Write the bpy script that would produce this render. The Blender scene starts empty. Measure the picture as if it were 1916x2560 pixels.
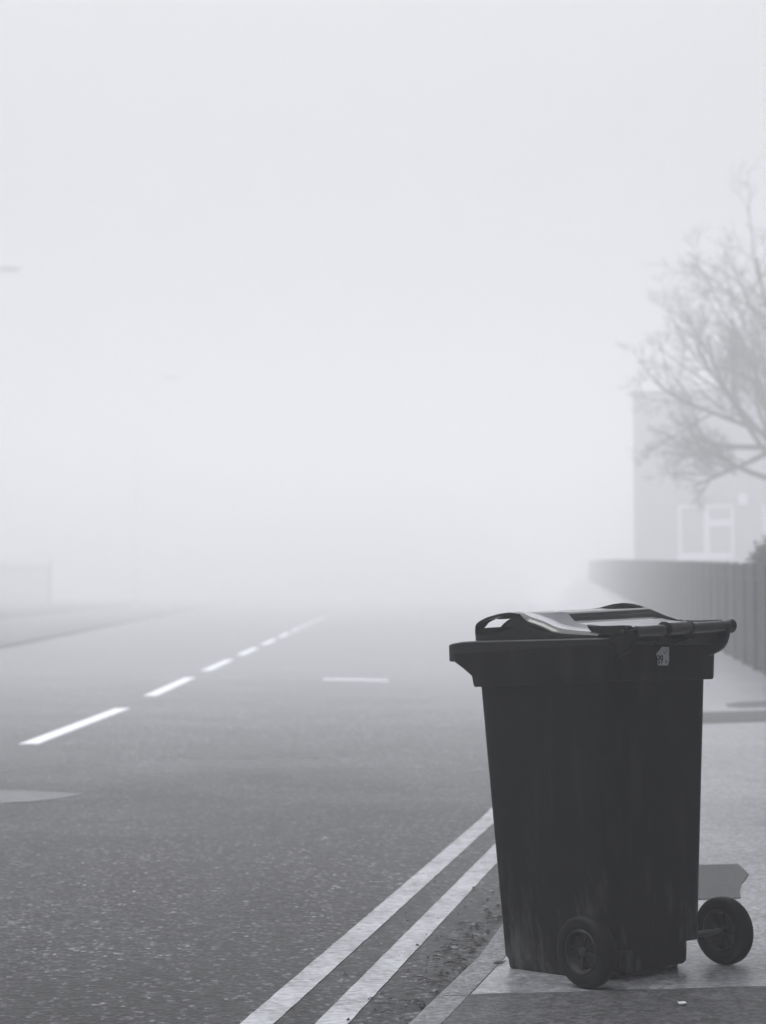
import bpy, bmesh, math, random
from mathutils import Vector, Matrix
random.seed(7)
SC = bpy.context.scene
COL = SC.collection

# ------------------------------------------------------------------ camera
cd = bpy.data.cameras.new('camera')
cam = bpy.data.objects.new('camera', cd); COL.objects.link(cam)
cd.sensor_fit = 'VERTICAL'; cd.sensor_height = 36.0; cd.sensor_width = 36.0
cd.lens = 62.67
cd.clip_start = 0.05; cd.clip_end = 1500
CAM_H = 1.133
PITCH = math.atan(169 / 3851)
cam.location = (0, 0, CAM_H)
cam.rotation_euler = (math.pi / 2 + PITCH, 0, 0)
cd.dof.use_dof = True
cd.dof.focus_distance = 5.05
cd.dof.aperture_fstop = 3.6
SC.camera = cam

# ------------------------------------------------------------------ sky, sun, exposure
FOG = 0.018
SUN_EL, SUN_AZ = math.radians(52), math.radians(-75)      # azimuth from +Y towards +X
w = bpy.data.worlds.new('World'); SC.world = w; w.use_nodes = True
nt = w.node_tree; nt.nodes.clear()
N = nt.nodes.new; LK = nt.links.new
out = N('ShaderNodeOutputWorld'); bg = N('ShaderNodeBackground'); sky = N('ShaderNodeTexSky')
sky.sky_type = 'NISHITA'; sky.sun_disc = False
sky.sun_elevation = SUN_EL; sky.sun_rotation = SUN_AZ
sky.air_density = 1.0; sky.dust_density = 6.0; sky.ozone_density = 1.0
bw = N('ShaderNodeRGBToBW'); LK(sky.outputs[0], bw.inputs[0])
tc = N('ShaderNodeTexCoord'); sep = N('ShaderNodeSeparateXYZ'); LK(tc.outputs['Generated'], sep.inputs[0])
sq = N('ShaderNodeMath'); sq.operation = 'POWER'; sq.inputs[1].default_value = 2.2; sq.use_clamp = True
mr = N('ShaderNodeMapRange'); LK(sep.outputs['Z'], sq.inputs[0]); LK(sq.outputs[0], mr.inputs['Value'])
mr.inputs['From Min'].default_value = 0.0; mr.inputs['From Max'].default_value = 1.0
OVER_LO, OVER_HI = 5.2, 39                                # overcast: brighter overhead than low down
mr.inputs['To Min'].default_value = OVER_LO; mr.inputs['To Max'].default_value = OVER_HI
tint = N('ShaderNodeMix'); tint.data_type = 'FLOAT'
tint.inputs[0].default_value = 0.88
LK(bw.outputs[0], tint.inputs[2]); LK(mr.outputs[0], tint.inputs[3])
cmb = N('ShaderNodeVectorMath'); cmb.operation = 'SCALE'
cmb.inputs[0].default_value = (0.988, 0.995, 1.03)
LK(tint.outputs[0], cmb.inputs['Scale'])
LK(cmb.outputs[0], bg.inputs['Color']); bg.inputs['Strength'].default_value = 0.1
LK(bg.outputs[0], out.inputs['Surface'])

sl = bpy.data.lights.new('sun', 'SUN'); so = bpy.data.objects.new('sun', sl); COL.objects.link(so)
sl.energy = 0.8; sl.angle = math.radians(20); sl.color = (1, 0.985, 0.96)
sd = Vector((math.sin(SUN_AZ) * math.cos(SUN_EL), math.cos(SUN_AZ) * math.cos(SUN_EL), math.sin(SUN_EL)))
so.rotation_euler = (-sd).to_track_quat('-Z', 'Y').to_euler()

vs = SC.view_settings
SC.display_settings.display_device = 'sRGB'
vs.view_transform = 'Standard'; vs.look = 'None'; vs.exposure = 0.0; vs.gamma = 1.0
vs.use_curve_mapping = False
cy = SC.cycles
cy.max_bounces = 8; cy.diffuse_bounces = 3; cy.glossy_bounces = 3; cy.volume_bounces = 4
cy.transmission_bounces = 3; cy.transparent_max_bounces = 6
cy.caustics_reflective = False; cy.caustics_refractive = False
cy.use_denoising = True

# ------------------------------------------------------------------ materials
def new_mat(name):
    m = bpy.data.materials.new(name); m.use_nodes = True
    n = m.node_tree.nodes; b = n['Principled BSDF']
    return m, m.node_tree, n, b

def g(v, t=0.0):
    """grey with a faint cool tint"""
    return (v * (1 - 0.012), v, v * (1.06 + t), 1)

def noise(nt_, scale, detail=4, rough=0.6, vec=None):
    t = nt_.nodes.new('ShaderNodeTexNoise'); t.inputs['Scale'].default_value = scale
    t.inputs['Detail'].default_value = detail; t.inputs['Roughness'].default_value = rough
    if vec is not None: nt_.links.new(vec, t.inputs['Vector'])
    return t

def ramp(nt_, src, stops):
    r = nt_.nodes.new('ShaderNodeValToRGB')
    while len(r.color_ramp.elements) < len(stops): r.color_ramp.elements.new(0.5)
    for e, (p, c) in zip(r.color_ramp.elements, stops):
        e.position = p; e.color = c if isinstance(c, tuple) else (c, c, c, 1)
    nt_.links.new(src, r.inputs[0])
    return r

def mixc(nt_, fac, a, b, mode='MIX'):
    m = nt_.nodes.new('ShaderNodeMix'); m.data_type = 'RGBA'; m.blend_type = mode
    for sock, v in ((0, fac), (6, a), (7, b)):
        if hasattr(v, 'links') or hasattr(v, 'is_linked'): nt_.links.new(v, m.inputs[sock])
        else: m.inputs[sock].default_value = v
    return m.outputs[2]

def bump(nt_, b, height, strength, dist):
    bn = nt_.nodes.new('ShaderNodeBump'); bn.inputs['Strength'].default_value = strength
    bn.inputs['Distance'].default_value = dist
    nt_.links.new(height, bn.inputs['Height']); nt_.links.new(bn.outputs[0], b.inputs['Normal'])

def mat_plain(name, v, rough=0.7, var=0.12, scale=3.0, spec=0.5):
    m, t, n, b = new_mat(name)
    c = n.new('ShaderNodeTexCoord')
    ns = noise(t, scale, 5, 0.6, c.outputs['Object'])
    r = ramp(t, ns.outputs['Fac'], [(0.3, g(v * (1 - var))), (0.7, g(v * (1 + var)))])
    t.links.new(r.outputs[0], b.inputs['Base Color'])
    b.inputs['Roughness'].default_value = rough
    b.inputs['Specular IOR Level'].default_value = spec
    return m

def mat_ground(name, v, grain=90.0, contrast=0.5, blotch=0.2, rough=0.62, chips=0.0, spec=0.5, stain=None, bmp=0.35, ior=1.5, far_haze=None):
    m, t, n, b = new_mat(name)
    c = n.new('ShaderNodeTexCoord'); O = c.outputs['Object']
    vo = n.new('ShaderNodeTexVoronoi'); vo.inputs['Scale'].default_value = grain; t.links.new(O, vo.inputs['Vector'])
    sepc = n.new('ShaderNodeSeparateColor'); t.links.new(vo.outputs['Color'], sepc.inputs[0])
    gr = ramp(t, sepc.outputs[0], [(0.0, 1 - contrast), (0.55, 1.0), (1.0, 1 + contrast)])
    n1 = noise(t, 0.9, 6, 0.62, O)
    bl = ramp(t, n1.outputs['Fac'], [(0.28, 1 - blotch), (0.72, 1 + blotch)])
    n2 = noise(t, 14.0, 5, 0.7, O)
    md = ramp(t, n2.outputs['Fac'], [(0.3, 1 - blotch * 1.3), (0.72, 1 + blotch * 1.2)])
    col = mixc(t, 1.0, gr.outputs[0], bl.outputs[0], 'MULTIPLY')
    col = mixc(t, 1.0, col, md.outputs[0], 'MULTIPLY')
    col = mixc(t, 1.0, col, g(v), 'MULTIPLY')
    if stain:
        n5 = noise(t, 70, 2, 0.5, O)
        r5 = ramp(t, n5.outputs['Fac'], [(0.34, 0.35), (0.5, 0.9), (0.68, 2.3)])
        v6 = n.new('ShaderNodeTexVoronoi'); v6.inputs['Scale'].default_value = 62; t.links.new(O, v6.inputs['Vector'])
        s6 = n.new('ShaderNodeSeparateColor'); t.links.new(v6.outputs['Color'], s6.inputs[0])
        p6 = ramp(t, s6.outputs[2], [(0.0, 0.55), (0.80, 0.9), (0.88, 3.2), (1.0, 4.5)])
        col = mixc(t, 0.8, col, p6.outputs[0], 'MULTIPLY')
        col = mixc(t, 1.0, col, r5.outputs[0], 'MULTIPLY')
    if stain:                                           # stretched darker streaks left by traffic and repairs
        mp = n.new('ShaderNodeMapping'); mp.inputs['Scale'].default_value = stain; t.links.new(O, mp.inputs['Vector'])
        n3 = noise(t, 1.0, 4, 0.6, mp.outputs[0])
        st = ramp(t, n3.outputs['Fac'], [(0.32, 0.70), (0.5, 1.0), (0.75, 1.12)])
        col = mixc(t, 1.0, col, st.outputs[0], 'MULTIPLY')
    if far_haze:  # far road painted paler and glossier to stand in for fog fade
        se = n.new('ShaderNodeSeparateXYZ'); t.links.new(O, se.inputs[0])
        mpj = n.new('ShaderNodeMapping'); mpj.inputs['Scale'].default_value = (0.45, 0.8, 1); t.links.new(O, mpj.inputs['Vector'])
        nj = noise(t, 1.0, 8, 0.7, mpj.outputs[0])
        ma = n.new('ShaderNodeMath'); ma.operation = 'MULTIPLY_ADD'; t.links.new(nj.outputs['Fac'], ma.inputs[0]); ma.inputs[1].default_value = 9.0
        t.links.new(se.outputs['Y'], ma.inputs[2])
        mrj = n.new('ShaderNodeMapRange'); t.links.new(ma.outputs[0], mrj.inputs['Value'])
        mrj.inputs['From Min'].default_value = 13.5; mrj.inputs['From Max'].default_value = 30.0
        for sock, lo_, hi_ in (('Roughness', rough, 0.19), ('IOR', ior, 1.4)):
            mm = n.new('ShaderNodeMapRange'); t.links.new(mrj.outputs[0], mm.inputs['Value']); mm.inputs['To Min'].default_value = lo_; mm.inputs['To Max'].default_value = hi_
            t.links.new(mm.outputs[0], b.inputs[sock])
        hazed = mixc(t, 1.0, col, g(far_haze), 'MULTIPLY')
        col = mixc(t, mrj.outputs[0], col, hazed)
    if chips:
        v2 = n.new('ShaderNodeTexVoronoi'); v2.inputs['Scale'].default_value = 20; t.links.new(O, v2.inputs['Vector'])
        s2 = n.new('ShaderNodeSeparateColor'); t.links.new(v2.outputs['Color'], s2.inputs[0])
        pick = ramp(t, s2.outputs[1], [(0.955, 0.0), (0.965, 1.0)])
        near = ramp(t, v2.outputs['Distance'], [(0.10, 1.0), (0.22, 0.0)])
        f = mixc(t, 1.0, pick.outputs[0], near.outputs[0], 'MULTIPLY')
        col = mixc(t, f, col, g(chips))
    t.links.new(col, b.inputs['Base Color'])
    b.inputs['Roughness'].default_value = rough
    b.inputs['Specular IOR Level'].default_value = spec; b.inputs['IOR'].default_value = ior
    bump(t, b, vo.outputs['Distance'], bmp, 0.004)
    return m

def mat_paint(name, v, under, wear=0.5):
    """road paint worn down to the asphalt"""
    m, t, n, b = new_mat(name)
    c = n.new('ShaderNodeTexCoord'); O = c.outputs['Object']
    mp = n.new('ShaderNodeMapping'); mp.inputs['Scale'].default_value = (28, 60, 28); t.links.new(O, mp.inputs['Vector'])
    a = noise(t, 1.0, 8, 0.72, mp.outputs[0]); a2 = noise(t, 5.0, 5, 0.6, O)
    s = n.new('ShaderNodeMath'); s.operation = 'MULTIPLY_ADD'; t.links.new(a2.outputs['Fac'], s.inputs[0]); s.inputs[1].default_value = 0.45; t.links.new(a.outputs['Fac'], s.inputs[2])
    f = ramp(t, s.outputs[0], [(0.0, 0.0), (1.0, 1.0)])
    f.color_ramp.elements[0].position = 0.76 - 0.16 * wear
    f.color_ramp.elements[0].color = (0, 0, 0, 1)
    f.color_ramp.elements[1].position = 0.96 - 0.04 * wear
    f2 = n.new('ShaderNodeMath'); f2.operation = 'MULTIPLY'; f2.inputs[1].default_value = 0.8 * wear + 0.2
    t.links.new(f.outputs[0], f2.inputs[0])
    col = mixc(t, f2.outputs[0], g(v), g(under))
    t.links.new(col, b.inputs['Base Color']); b.inputs['Roughness'].default_value = 0.55
    bump(t, b, a.outputs['Fac'], 0.3, 0.004)
    return m

def mat_plastic(name, v, rough=0.4, dirt=0.0, spec=0.5, ior=1.5):
    m, t, n, b = new_mat(name)
    c = n.new('ShaderNodeTexCoord'); O = c.outputs['Object']
    n1 = noise(t, 7, 6, 0.65, O)
    col = ramp(t, n1.outputs['Fac'], [(0.3, g(v * 0.9)), (0.75, g(v * 1.15))]).outputs[0]
    if dirt:
        # scuffs and road grime low on the shell
        mp = n.new('ShaderNodeMapping'); mp.inputs['Scale'].default_value = (9, 9, 2.2); t.links.new(O, mp.inputs['Vector'])
        n2 = noise(t, 1.0, 7, 0.7, mp.outputs[0])
        f = ramp(t, n2.outputs['Fac'], [(0.50, 0.0), (0.75, 1.0)])
        se = n.new('ShaderNodeSeparateXYZ'); t.links.new(O, se.inputs[0])
        h = ramp(t, se.outputs['Z'], [(0.05, 1.0), (0.36, 0.12)])
        ff = mixc(t, 1.0, f.outputs[0], h.outputs[0], 'MULTIPLY')
        col = mixc(t, ff, col, g(dirt))
        v3 = n.new('ShaderNodeTexVoronoi'); v3.inputs['Scale'].default_value = 16; t.links.new(O, v3.inputs['Vector'])
        s3 = n.new('ShaderNodeSeparateColor'); t.links.new(v3.outputs['Color'], s3.inputs[0])
        pk = ramp(t, s3.outputs[0], [(0.955, 0.0), (0.96, 1.0)])
        nr = ramp(t, v3.outputs['Distance'], [(0.02, 1.0), (0.06, 0.0)])
        fs = mixc(t, 1.0, pk.outputs[0], nr.outputs[0], 'MULTIPLY')
        col = mixc(t, fs, col, g(0.10))
    t.links.new(col, b.inputs['Base Color'])
    rr = ramp(t, n1.outputs['Fac'], [(0.3, rough - 0.05), (0.7, rough + 0.08)])
    t.links.new(rr.outputs[0], b.inputs['Roughness'])
    b.inputs['Specular IOR Level'].default_value = spec; b.inputs['IOR'].default_value = ior
    n4 = noise(t, 160, 3, 0.6, O)
    bump(t, b, n4.outputs['Fac'], 0.08, 0.002)
    return m

M = {}
M['asphalt'] = mat_ground('worn_asphalt', 0.030, 48, 0.95, 0.34, 0.29, 0.45, stain=(0.5, 0.16, 1), ior=1.12, bmp=0.22, far_haze=3.0)
M['pavement'] = mat_ground('pale_tarmac', 0.30, 70, 0.45, 0.2, 0.32, 0.0, ior=1.3, bmp=0.15)
M['left_pave'] = mat_ground('old_paving', 0.16, 70, 0.4, 0.2, 0.4, 0.0, ior=1.3, bmp=0.15)
M['dark_tarmac'] = mat_ground('dark_tarmac', 0.080, 80, 0.7, 0.25, 0.68, 0.0)
M['trench'] = mat_ground('grey_tarmac', 0.065, 110, 0.25, 0.10, 0.68, 0.0)
M['concrete'] = mat_ground('concrete', 0.19, 160, 0.22, 0.12, 0.68, 0.0)
M['kerb'] = mat_ground('kerb_concrete', 0.20, 90, 0.5, 0.22, 0.66, 0.0)
M['grass'] = mat_ground('grass', 0.10, 40, 0.5, 0.25, 0.9, 0.0, spec=0.1)
M['yellow_line'] = mat_paint('worn_line_paint', 0.60, 0.10, 0.9)
M['white_line'] = mat_paint('white_line_paint', 0.9, 0.12, 0.15)
M['bin'] = mat_plastic('bin_plastic', 0.006, 0.42, 0.17, spec=0.12)
M['lid'] = mat_plastic('lid_plastic', 0.008, 0.16, spec=0.5, ior=1.6)
M['rim'] = mat_plastic('rim_plastic', 0.016, 0.45, spec=0.3)
M['sheen'] = mat_plastic('sheen_lid_plastic', 0.5, 0.2, spec=0.6)
M['bar_sheen'] = mat_plastic('sheen_bar_plastic', 0.07, 0.22, spec=0.6)  # lighter plastic, painting in the sky highlight on bar and tab
M['tyre'] = mat_plastic('tyre_rubber', 0.007, 0.55, spec=0.12)
M['hub'] = mat_plastic('hub_plastic', 0.014, 0.42)
M['metal'] = mat_plain('axle_steel', 0.10, 0.45)
M['sticker'] = mat_plain('sticker_paper', 0.9, 0.5, 0.05, 60)
M['ink'] = mat_plain('ink', 0.03, 0.6)
M['ink_pale'] = mat_plain('faded_ink', 0.28, 0.6)
M['fence'] = mat_plain('fence_boards', 0.03, 0.8, 0.2, 4)
M['fence_rail'] = mat_plain('fence_rail', 0.06, 0.8, 0.15, 4)
M['fence_post'] = mat_plain('fence_post', 0.05, 0.8, 0.15, 4)
M['steel'] = mat_plain('galvanised_steel', 0.2, 0.55)
M['lamp'] = mat_plain('painted_steel', 0.25, 0.5)
M['pale_column'] = mat_plain('pale_painted_column', 0.85, 0.5)
M['lens'] = mat_plain('lamp_lens', 0.5, 0.3)
M['bark'] = mat_plain('bark', 0.022, 0.9, 0.25, 9)
M['leaf'] = mat_plain('evergreen_leaf', 0.03, 0.7, 0.4, 5)
M['render'] = mat_plain('house_render', 0.34, 0.85, 0.06, 1.2)
M['roof'] = mat_plain('roofing', 0.16, 0.8)
M['upvc'] = mat_plain('white_frame', 0.85, 0.4, 0.03)
M['glass'] = mat_plain('window_glass', 0.36, 0.15, 0.05)
M['brick'] = mat_plain('shade_house_brickwork', 0.09, 0.85, 0.25, 2)
M['slate'] = mat_plain('slates', 0.06, 0.7)
M['darkglass'] = mat_plain('dark_glass', 0.03, 0.08)
M['farwall'] = mat_plain('far_wall', 0.25, 0.85)
M['debris'] = mat_plain('wet_leaf', 0.02, 0.6, 0.4, 30)
M['paper'] = mat_plain('white_scrap', 0.85, 0.5, 0.03)

# ------------------------------------------------------------------ mesh helpers
class MB:
    def __init__(s): s.v = []; s.f = []
    def add(s, vs_, fs_):
        o = len(s.v); s.v += [tuple(p) for p in vs_]; s.f += [tuple(i + o for i in f) for f in fs_]
    def box(s, a, b):
        (x0, y0, z0), (x1, y1, z1) = a, b
        s.add([(x0, y0, z0), (x1, y0, z0), (x1, y1, z0), (x0, y1, z0), (x0, y0, z1), (x1, y0, z1), (x1, y1, z1), (x0, y1, z1)],
              [(0, 3, 2, 1), (4, 5, 6, 7), (0, 1, 5, 4), (1, 2, 6, 5), (2, 3, 7, 6), (3, 0, 4, 7)])
    def loft(s, rings, cap0=True, cap1=True):
        n = len(rings[0]); o = len(s.v)
        for r in rings: s.v += [tuple(p) for p in r]
        for i in range(len(rings) - 1):
            for j in range(n):
                k = (j + 1) % n
                s.f.append((o + i * n + j, o + i * n + k, o + (i + 1) * n + k, o + (i + 1) * n + j))
        if cap0: s.f.append(tuple(o + j for j in reversed(range(n))))
        if cap1: s.f.append(tuple(o + (len(rings) - 1) * n + j for j in range(n)))
    def grid(s, P):
        o = len(s.v); nv = len(P[0])
        for row in P: s.v += [tuple(p) for p in row]
        for i in range(len(P) - 1):
            for j in range(nv - 1):
                s.f.append((o + i * nv + j, o + i * nv + j + 1, o + (i + 1) * nv + j + 1, o + (i + 1) * nv + j))
    def tube(s, pts, rad, n=6, caps=True):
        pts = [Vector(p) for p in pts]; rings = []
        up0 = Vector((0.31, 0.17, 0.93))
        for i, p in enumerate(pts):
            d = (pts[min(i + 1, len(pts) - 1)] - pts[max(i - 1, 0)]).normalized()
            a = d.cross(up0)
            if a.length < 1e-3: a = d.cross(Vector((1, 0, 0)))
            a.normalize(); b = d.cross(a)
            r = rad[i] if isinstance(rad, (list, tuple)) else rad
            rings.append([p + (a * math.cos(t) + b * math.sin(t)) * r for t in [2 * math.pi * k / n for k in range(n)]])
        s.loft(rings, caps, caps)
    def prism(s, poly, axis, a, b):
        """extrude a 2-D polygon (other two axes in order) along axis from a to b"""
        def pt(q, t):
            l = list(q); l.insert(axis, t); return tuple(l)
        n = len(poly)
        s.add([pt(q, a) for q in poly] + [pt(q, b) for q in poly],
              [tuple(reversed(range(n))), tuple(range(n, 2 * n))] + [(i, (i + 1) % n, n + (i + 1) % n, n + i) for i in range(n)])
    def build(s, name, mat, parent=None, smooth=None, bevel=0.0):
        me = bpy.data.meshes.new(name); me.from_pydata(s.v, [], s.f)
        bm = bmesh.new(); bm.from_mesh(me); bmesh.ops.recalc_face_normals(bm, faces=bm.faces); bm.to_mesh(me); bm.free()
        me.materials.append(mat)
        if smooth is not None:
            for p in me.polygons: p.use_smooth = True
            me.set_sharp_from_angle(angle=math.radians(smooth))
        o = bpy.data.objects.new(name, me); COL.objects.link(o)
        if parent: o.parent = parent
        if bevel:
            md = o.modifiers.new('bevel', 'BEVEL'); md.width = bevel; md.segments = 2; md.limit_method = 'ANGLE'; md.angle_limit = math.radians(40)
        return o

def tag(o, label=None, cat=None, group=None, kind=None):
    if label: o['label'] = label
    if cat: o['category'] = cat
    if group: o['group'] = group
    if kind: o['kind'] = kind
    return o

def empty(name, loc=(0, 0, 0), rz=0.0):
    o = bpy.data.objects.new(name, None); COL.objects.link(o); o.location = loc; o.rotation_euler = (0, 0, rz)
    o.empty_display_size = 0.2
    return o

def copy_tree(o, parent=None):
    c = o.copy(); COL.objects.link(c); c.parent = parent
    for ch in list(o.children): copy_tree(ch, c)
    return c

def lerp(tab, x):
    if x <= tab[0][0]: return tab[0][1]
    for (a, p), (b, q) in zip(tab, tab[1:]):
        if x <= b:
            t = (x - a) / (b - a); return p + (q - p) * t
    return tab[-1][1]

def sstep(a, b, x):
    t = max(0.0, min(1.0, (x - a) / (b - a))); return t * t * (3 - 2 * t)

def frange(a, b, n): return [a + (b - a) * i / n for i in range(n + 1)]

# ------------------------------------------------------------------ lie of the land
_kt = []
def _kerb_table():
    y, x = 4.451, 0.067
    pts = [(-40.0, 0.067 - 0.205 * 44.451), (4.451, 0.067)]
    while y < 260:
        st = 0.1 if y < 20 else 2.0
        m = 0.205 + (0.036 - 0.205) * sstep(8.6, 11.0, y + st / 2) + 0.045 * sstep(14.5, 17, y + st / 2)
        x += m * st; y += st; pts.append((y, x))
    return pts
_kt = _kerb_table()
def kerb_x(y): return lerp(_kt, y)                          # road-side edge of the right kerb
def left_kerb_x(y): return -5.65 - 0.053 * y

def fence_x(y): return 4.46 + 0.094 * (y - 20.75)
def pave_z(x, y):
    yy = y
    t = sstep(4.1, 5.6, yy)
    # dropped kerb: the footway dips along the kerb towards the crossing
    if yy < 4.2: b = 0.0631 - 0.0668 * (4.2 - 5.001)
    elif yy > 5.55: b = 0.0631 - 0.0668 * (5.55 - 5.001)
    else: b = 0.0631 - 0.0668 * (yy - 5.001)
    b += 0.0301 * (min(x, 9) - 0.767 if y > 0 else 0)
    b += 0.0155 * max(0.0, min(y, 130) - 20.75) * sstep(fence_x(y) - 2.2, fence_x(y) - 0.2, x)
    return b
def kerb_z(y): return pave_z(kerb_x(y) + 0.1, y)

near_y = frange(2.0, 20, 90)
all_y = frange(-38, 2, 20)[:-1] + near_y + frange(20, 60, 40)[1:] + frange(60, 235, 30)[1:]

# ground: one sheet to the horizon, under everything
mb = MB(); mb.grid([[(x, y, -0.25) for x in frange(-230, 230, 8)] for y in frange(-40, 238, 8)])
ground = tag(mb.build('ground', M['grass']), kind='structure')

# road
mb = MB()
mb.grid([[(left_kerb_x(y) + (kerb_x(y) + 0.03 - left_kerb_x(y)) * t, y, 0.0) for t in frange(0, 1, 6)] for y in all_y])
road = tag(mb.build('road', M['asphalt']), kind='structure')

def road_sheet(name, pts, mat, z=0.002):
    m_ = MB(); m_.prism([(x, y) for x, y in pts], 2, -0.002, z)
    return m_.build(name, mat, road)

def line_strip(name, off0, off1, ys, mat, z=0.002, ragged=0.0):
    m_ = MB(); rows = []
    for y in ys:
        k = kerb_x(y)
        a_, b_ = k + off0 + random.uniform(-ragged, ragged), k + off1 + random.uniform(-ragged, ragged)
        rows.append([(a_, y, -0.002), (a_, y, z), (b_, y, z), (b_, y, -0.002)])
    m_.grid(rows); return m_.build(name, mat, road)

ly = frange(1.0, 12, 220) + frange(12, 60, 60)[1:]
OFF = 0.0
o1 = line_strip('kerbside_line', -0.494 + OFF, -0.406 + OFF, ly, M['yellow_line'], ragged=0.0012)
o2 = line_strip('kerbside_line', -0.298 + OFF, -0.212 + OFF, ly, M['yellow_line'], ragged=0.0012)
for k in range(13):
    y0 = 1.2 + 6.0 * k; y1 = y0 + 4.0
    X = lambda y: -2.5 - 0.03 * max(0, 17 - y)
    road_sheet('centre_line_dash', [(X(y0) - 0.07, y0), (X(y0) + 0.07, y0 + 0.02), (X(y1) + 0.07, y1), (X(y1) - 0.07, y1 - 0.02)], M['white_line'])
# pale patch at the left edge of the picture, and the thin transverse mark further off
road_sheet('road_patch', [(-2.62, 9.50), (-2.05, 9.53), (-1.86, 9.62), (-1.74, 9.78), (-1.655, 9.99), (-1.9, 10.1), (-2.25, 10.16), (-2.62, 10.2)], M['concrete'])
mk = [(-0.76, 22.9), (-0.3, 22.78), (0.06, 22.55), (0.07, 22.3), (-0.3, 22.5), (-0.75, 22.62)]
road_sheet('transverse_mark', mk, M['white_line'])
# darker tarmac repairs
# kerbs
def kerb_stone(y0, y1):
    m_ = MB(); rings = []
    n_ = 3
    for i in range(n_ + 1):
        y = y0 + 0.004 + (y1 - y0 - 0.008) * i / n_
        x = kerb_x(y); z = kerb_z(y); wd = 0.098
        prof = [(x + 0.0, -0.1), (x + 0.0, z - 0.022), (x + 0.006, z - 0.008), (x + 0.018, z - 0.001), (x + 0.03, z), (x + wd - 0.004, z + 0.001), (x + wd, z - 0.003), (x + wd, -0.1)]
        rings.append([(px, y, pz) for px, pz in prof])
    m_.loft(rings); return m_
kerb = tag(empty('kerb'), kind='structure')
y = 4.76 - 0.585 * 7
for k in range(40):
    kerb_stone(y, y + 0.585).build('kerb_stone', M['kerb'], kerb, smooth=35); y += 0.585
m_ = MB(); rings = []
for yy in frange(y, 200, 60):
    x = kerb_x(yy); z = kerb_z(yy); rings.append([(x, yy, -0.1), (x, yy, z - 0.02), (x + 0.02, yy, z), (x + 0.098, yy, z), (x + 0.098, yy, -0.1)])
m_.loft(rings); m_.build('kerb_run', M['kerb'], kerb, smooth=35)
m_ = MB(); rings = []
for yy in frange(-20, 200, 60):
    x = left_kerb_x(yy); rings.append([(x, yy, -0.1), (x, yy, 0.035), (x - 0.02, yy, 0.05), (x - 0.12, yy, 0.05), (x - 0.12, yy, -0.1)])
m_.loft(rings); tag(m_.build('left_kerb', M['left_pave'], smooth=35), kind='structure')

# right pavement (follows the fence line), and the gardens behind it
def fence_x(y): return 4.46 + 0.094 * (y - 20.75)
def strip(name, mat, xa, xb, ys, nx, zf, dz=0.0, parent=None):
    m_ = MB()
    rows = []
    for y in ys:
        a, b = xa(y), xb(y)
        rows.append([(x, y, zf(x, y) + dz) for x in frange(a, b, nx)])
    m_.grid(rows); return m_.build(name, mat, parent, smooth=60)
pavement = tag(strip('pavement', M['pavement'], lambda y: kerb_x(y) + 0.098, lambda y: max(fence_x(y), kerb_x(y) + 1.5), all_y, 24, pave_z), kind='structure')
tag(strip('garden_ground', M['grass'], lambda y: max(fence_x(y), kerb_x(y) + 1.5), lambda y: 120, all_y, 24, lambda x, y: pave_z(x, y) - 0.02), kind='structure')
tag(strip('left_pavement', M['left_pave'], lambda y: left_kerb_x(y) - 5.0, lambda y: left_kerb_x(y) - 0.12, all_y, 4, lambda x, y: 0.05), kind='structure')
tag(strip('verge', M['grass'], lambda y: -200, lambda y: left_kerb_x(y) - 5.0, all_y, 6, lambda x, y: 0.06 + 0.02 * min(10, max(0, left_kerb_x(y) - 5 - x))), kind='structure')

def skirted(rows):
    rows = [[(r[0][0], r[0][1], r[0][2] - 0.006)] + r + [(r[-1][0], r[-1][1], r[-1][2] - 0.006)] for r in rows]
    lo = lambda r: [(x, y, z - 0.006) for x, y, z in r]
    return [lo(rows[0])] + rows + [lo(rows[-1])]
def pave_patch(name, mat, xa, xb, y0, y1, n=24, nx=16, parent=pavement):
    return strip(name, mat, xa, xb, frange(y0, y1, n), nx, pave_z, 0.005, parent)
def wob(y, s, a): return a * (math.sin(y * s) + 0.6 * math.sin(y * s * 2.3 + 1))
# dark resurfaced tarmac in the foreground (far edge square to the kerb)
def pave_patch_edge(name, mat, xa, xb, y0, edge, n=14, nx=24):
    m_ = MB(); rows = []
    for i in range(n + 1):
        row = []
        for j in range(nx + 1):
            t = j / nx; ye = edge(t); y = y0 + (ye - y0) * i / n
            x = xa(y) + (xb(y) - xa(y)) * t
            row.append((x, y, pave_z(x, y) + 0.003))
        rows.append(row)
    m_.grid(skirted(rows)); return m_.build(name, mat, pavement, smooth=30)
pave_patch_edge('resurfaced_patch', M['dark_tarmac'], lambda y: kerb_x(y) + 0.10, lambda y: kerb_x(y) + 1.6, 1.5,
                lambda t: 4.765 + 0.006 * math.sin(t * 31) - 0.02 * t)
def poly_patch(name, mat, rows_):
    """rows of (y, x_left, x_right)"""
    m_ = MB(); m_.grid(skirted([[(xl + (xr - xl) * t, y, pave_z(xl + (xr - xl) * t, y) + 0.003) for t in frange(0, 1, 8)] for y, xl, xr in rows_]))
    return m_.build(name, mat, pavement, smooth=30)
poly_patch('tarmac_repair', M['trench'], [(6.37, 0.9, 1.268), (6.5, 0.9, 1.29), (6.65, 0.9, 1.325), (6.78, 0.9, 1.37), (6.88, 0.9, 1.40), (7.0, 0.9, 1.405), (7.13, 0.9, 1.41)])
poly_patch('trench_strip', M['trench'], [(14.15, 1.6, 6.0), (14.6, 1.6, 6.0), (15.0, 1.6, 6.0), (15.35, 1.6, 6.0)])
poly_patch('trench_strip', M['dark_tarmac'], [(15.75, 3.14, 6.2), (15.95, 3.07, 6.2), (16.3, 3.12, 6.2), (16.5, 3.3, 6.2)])

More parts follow.
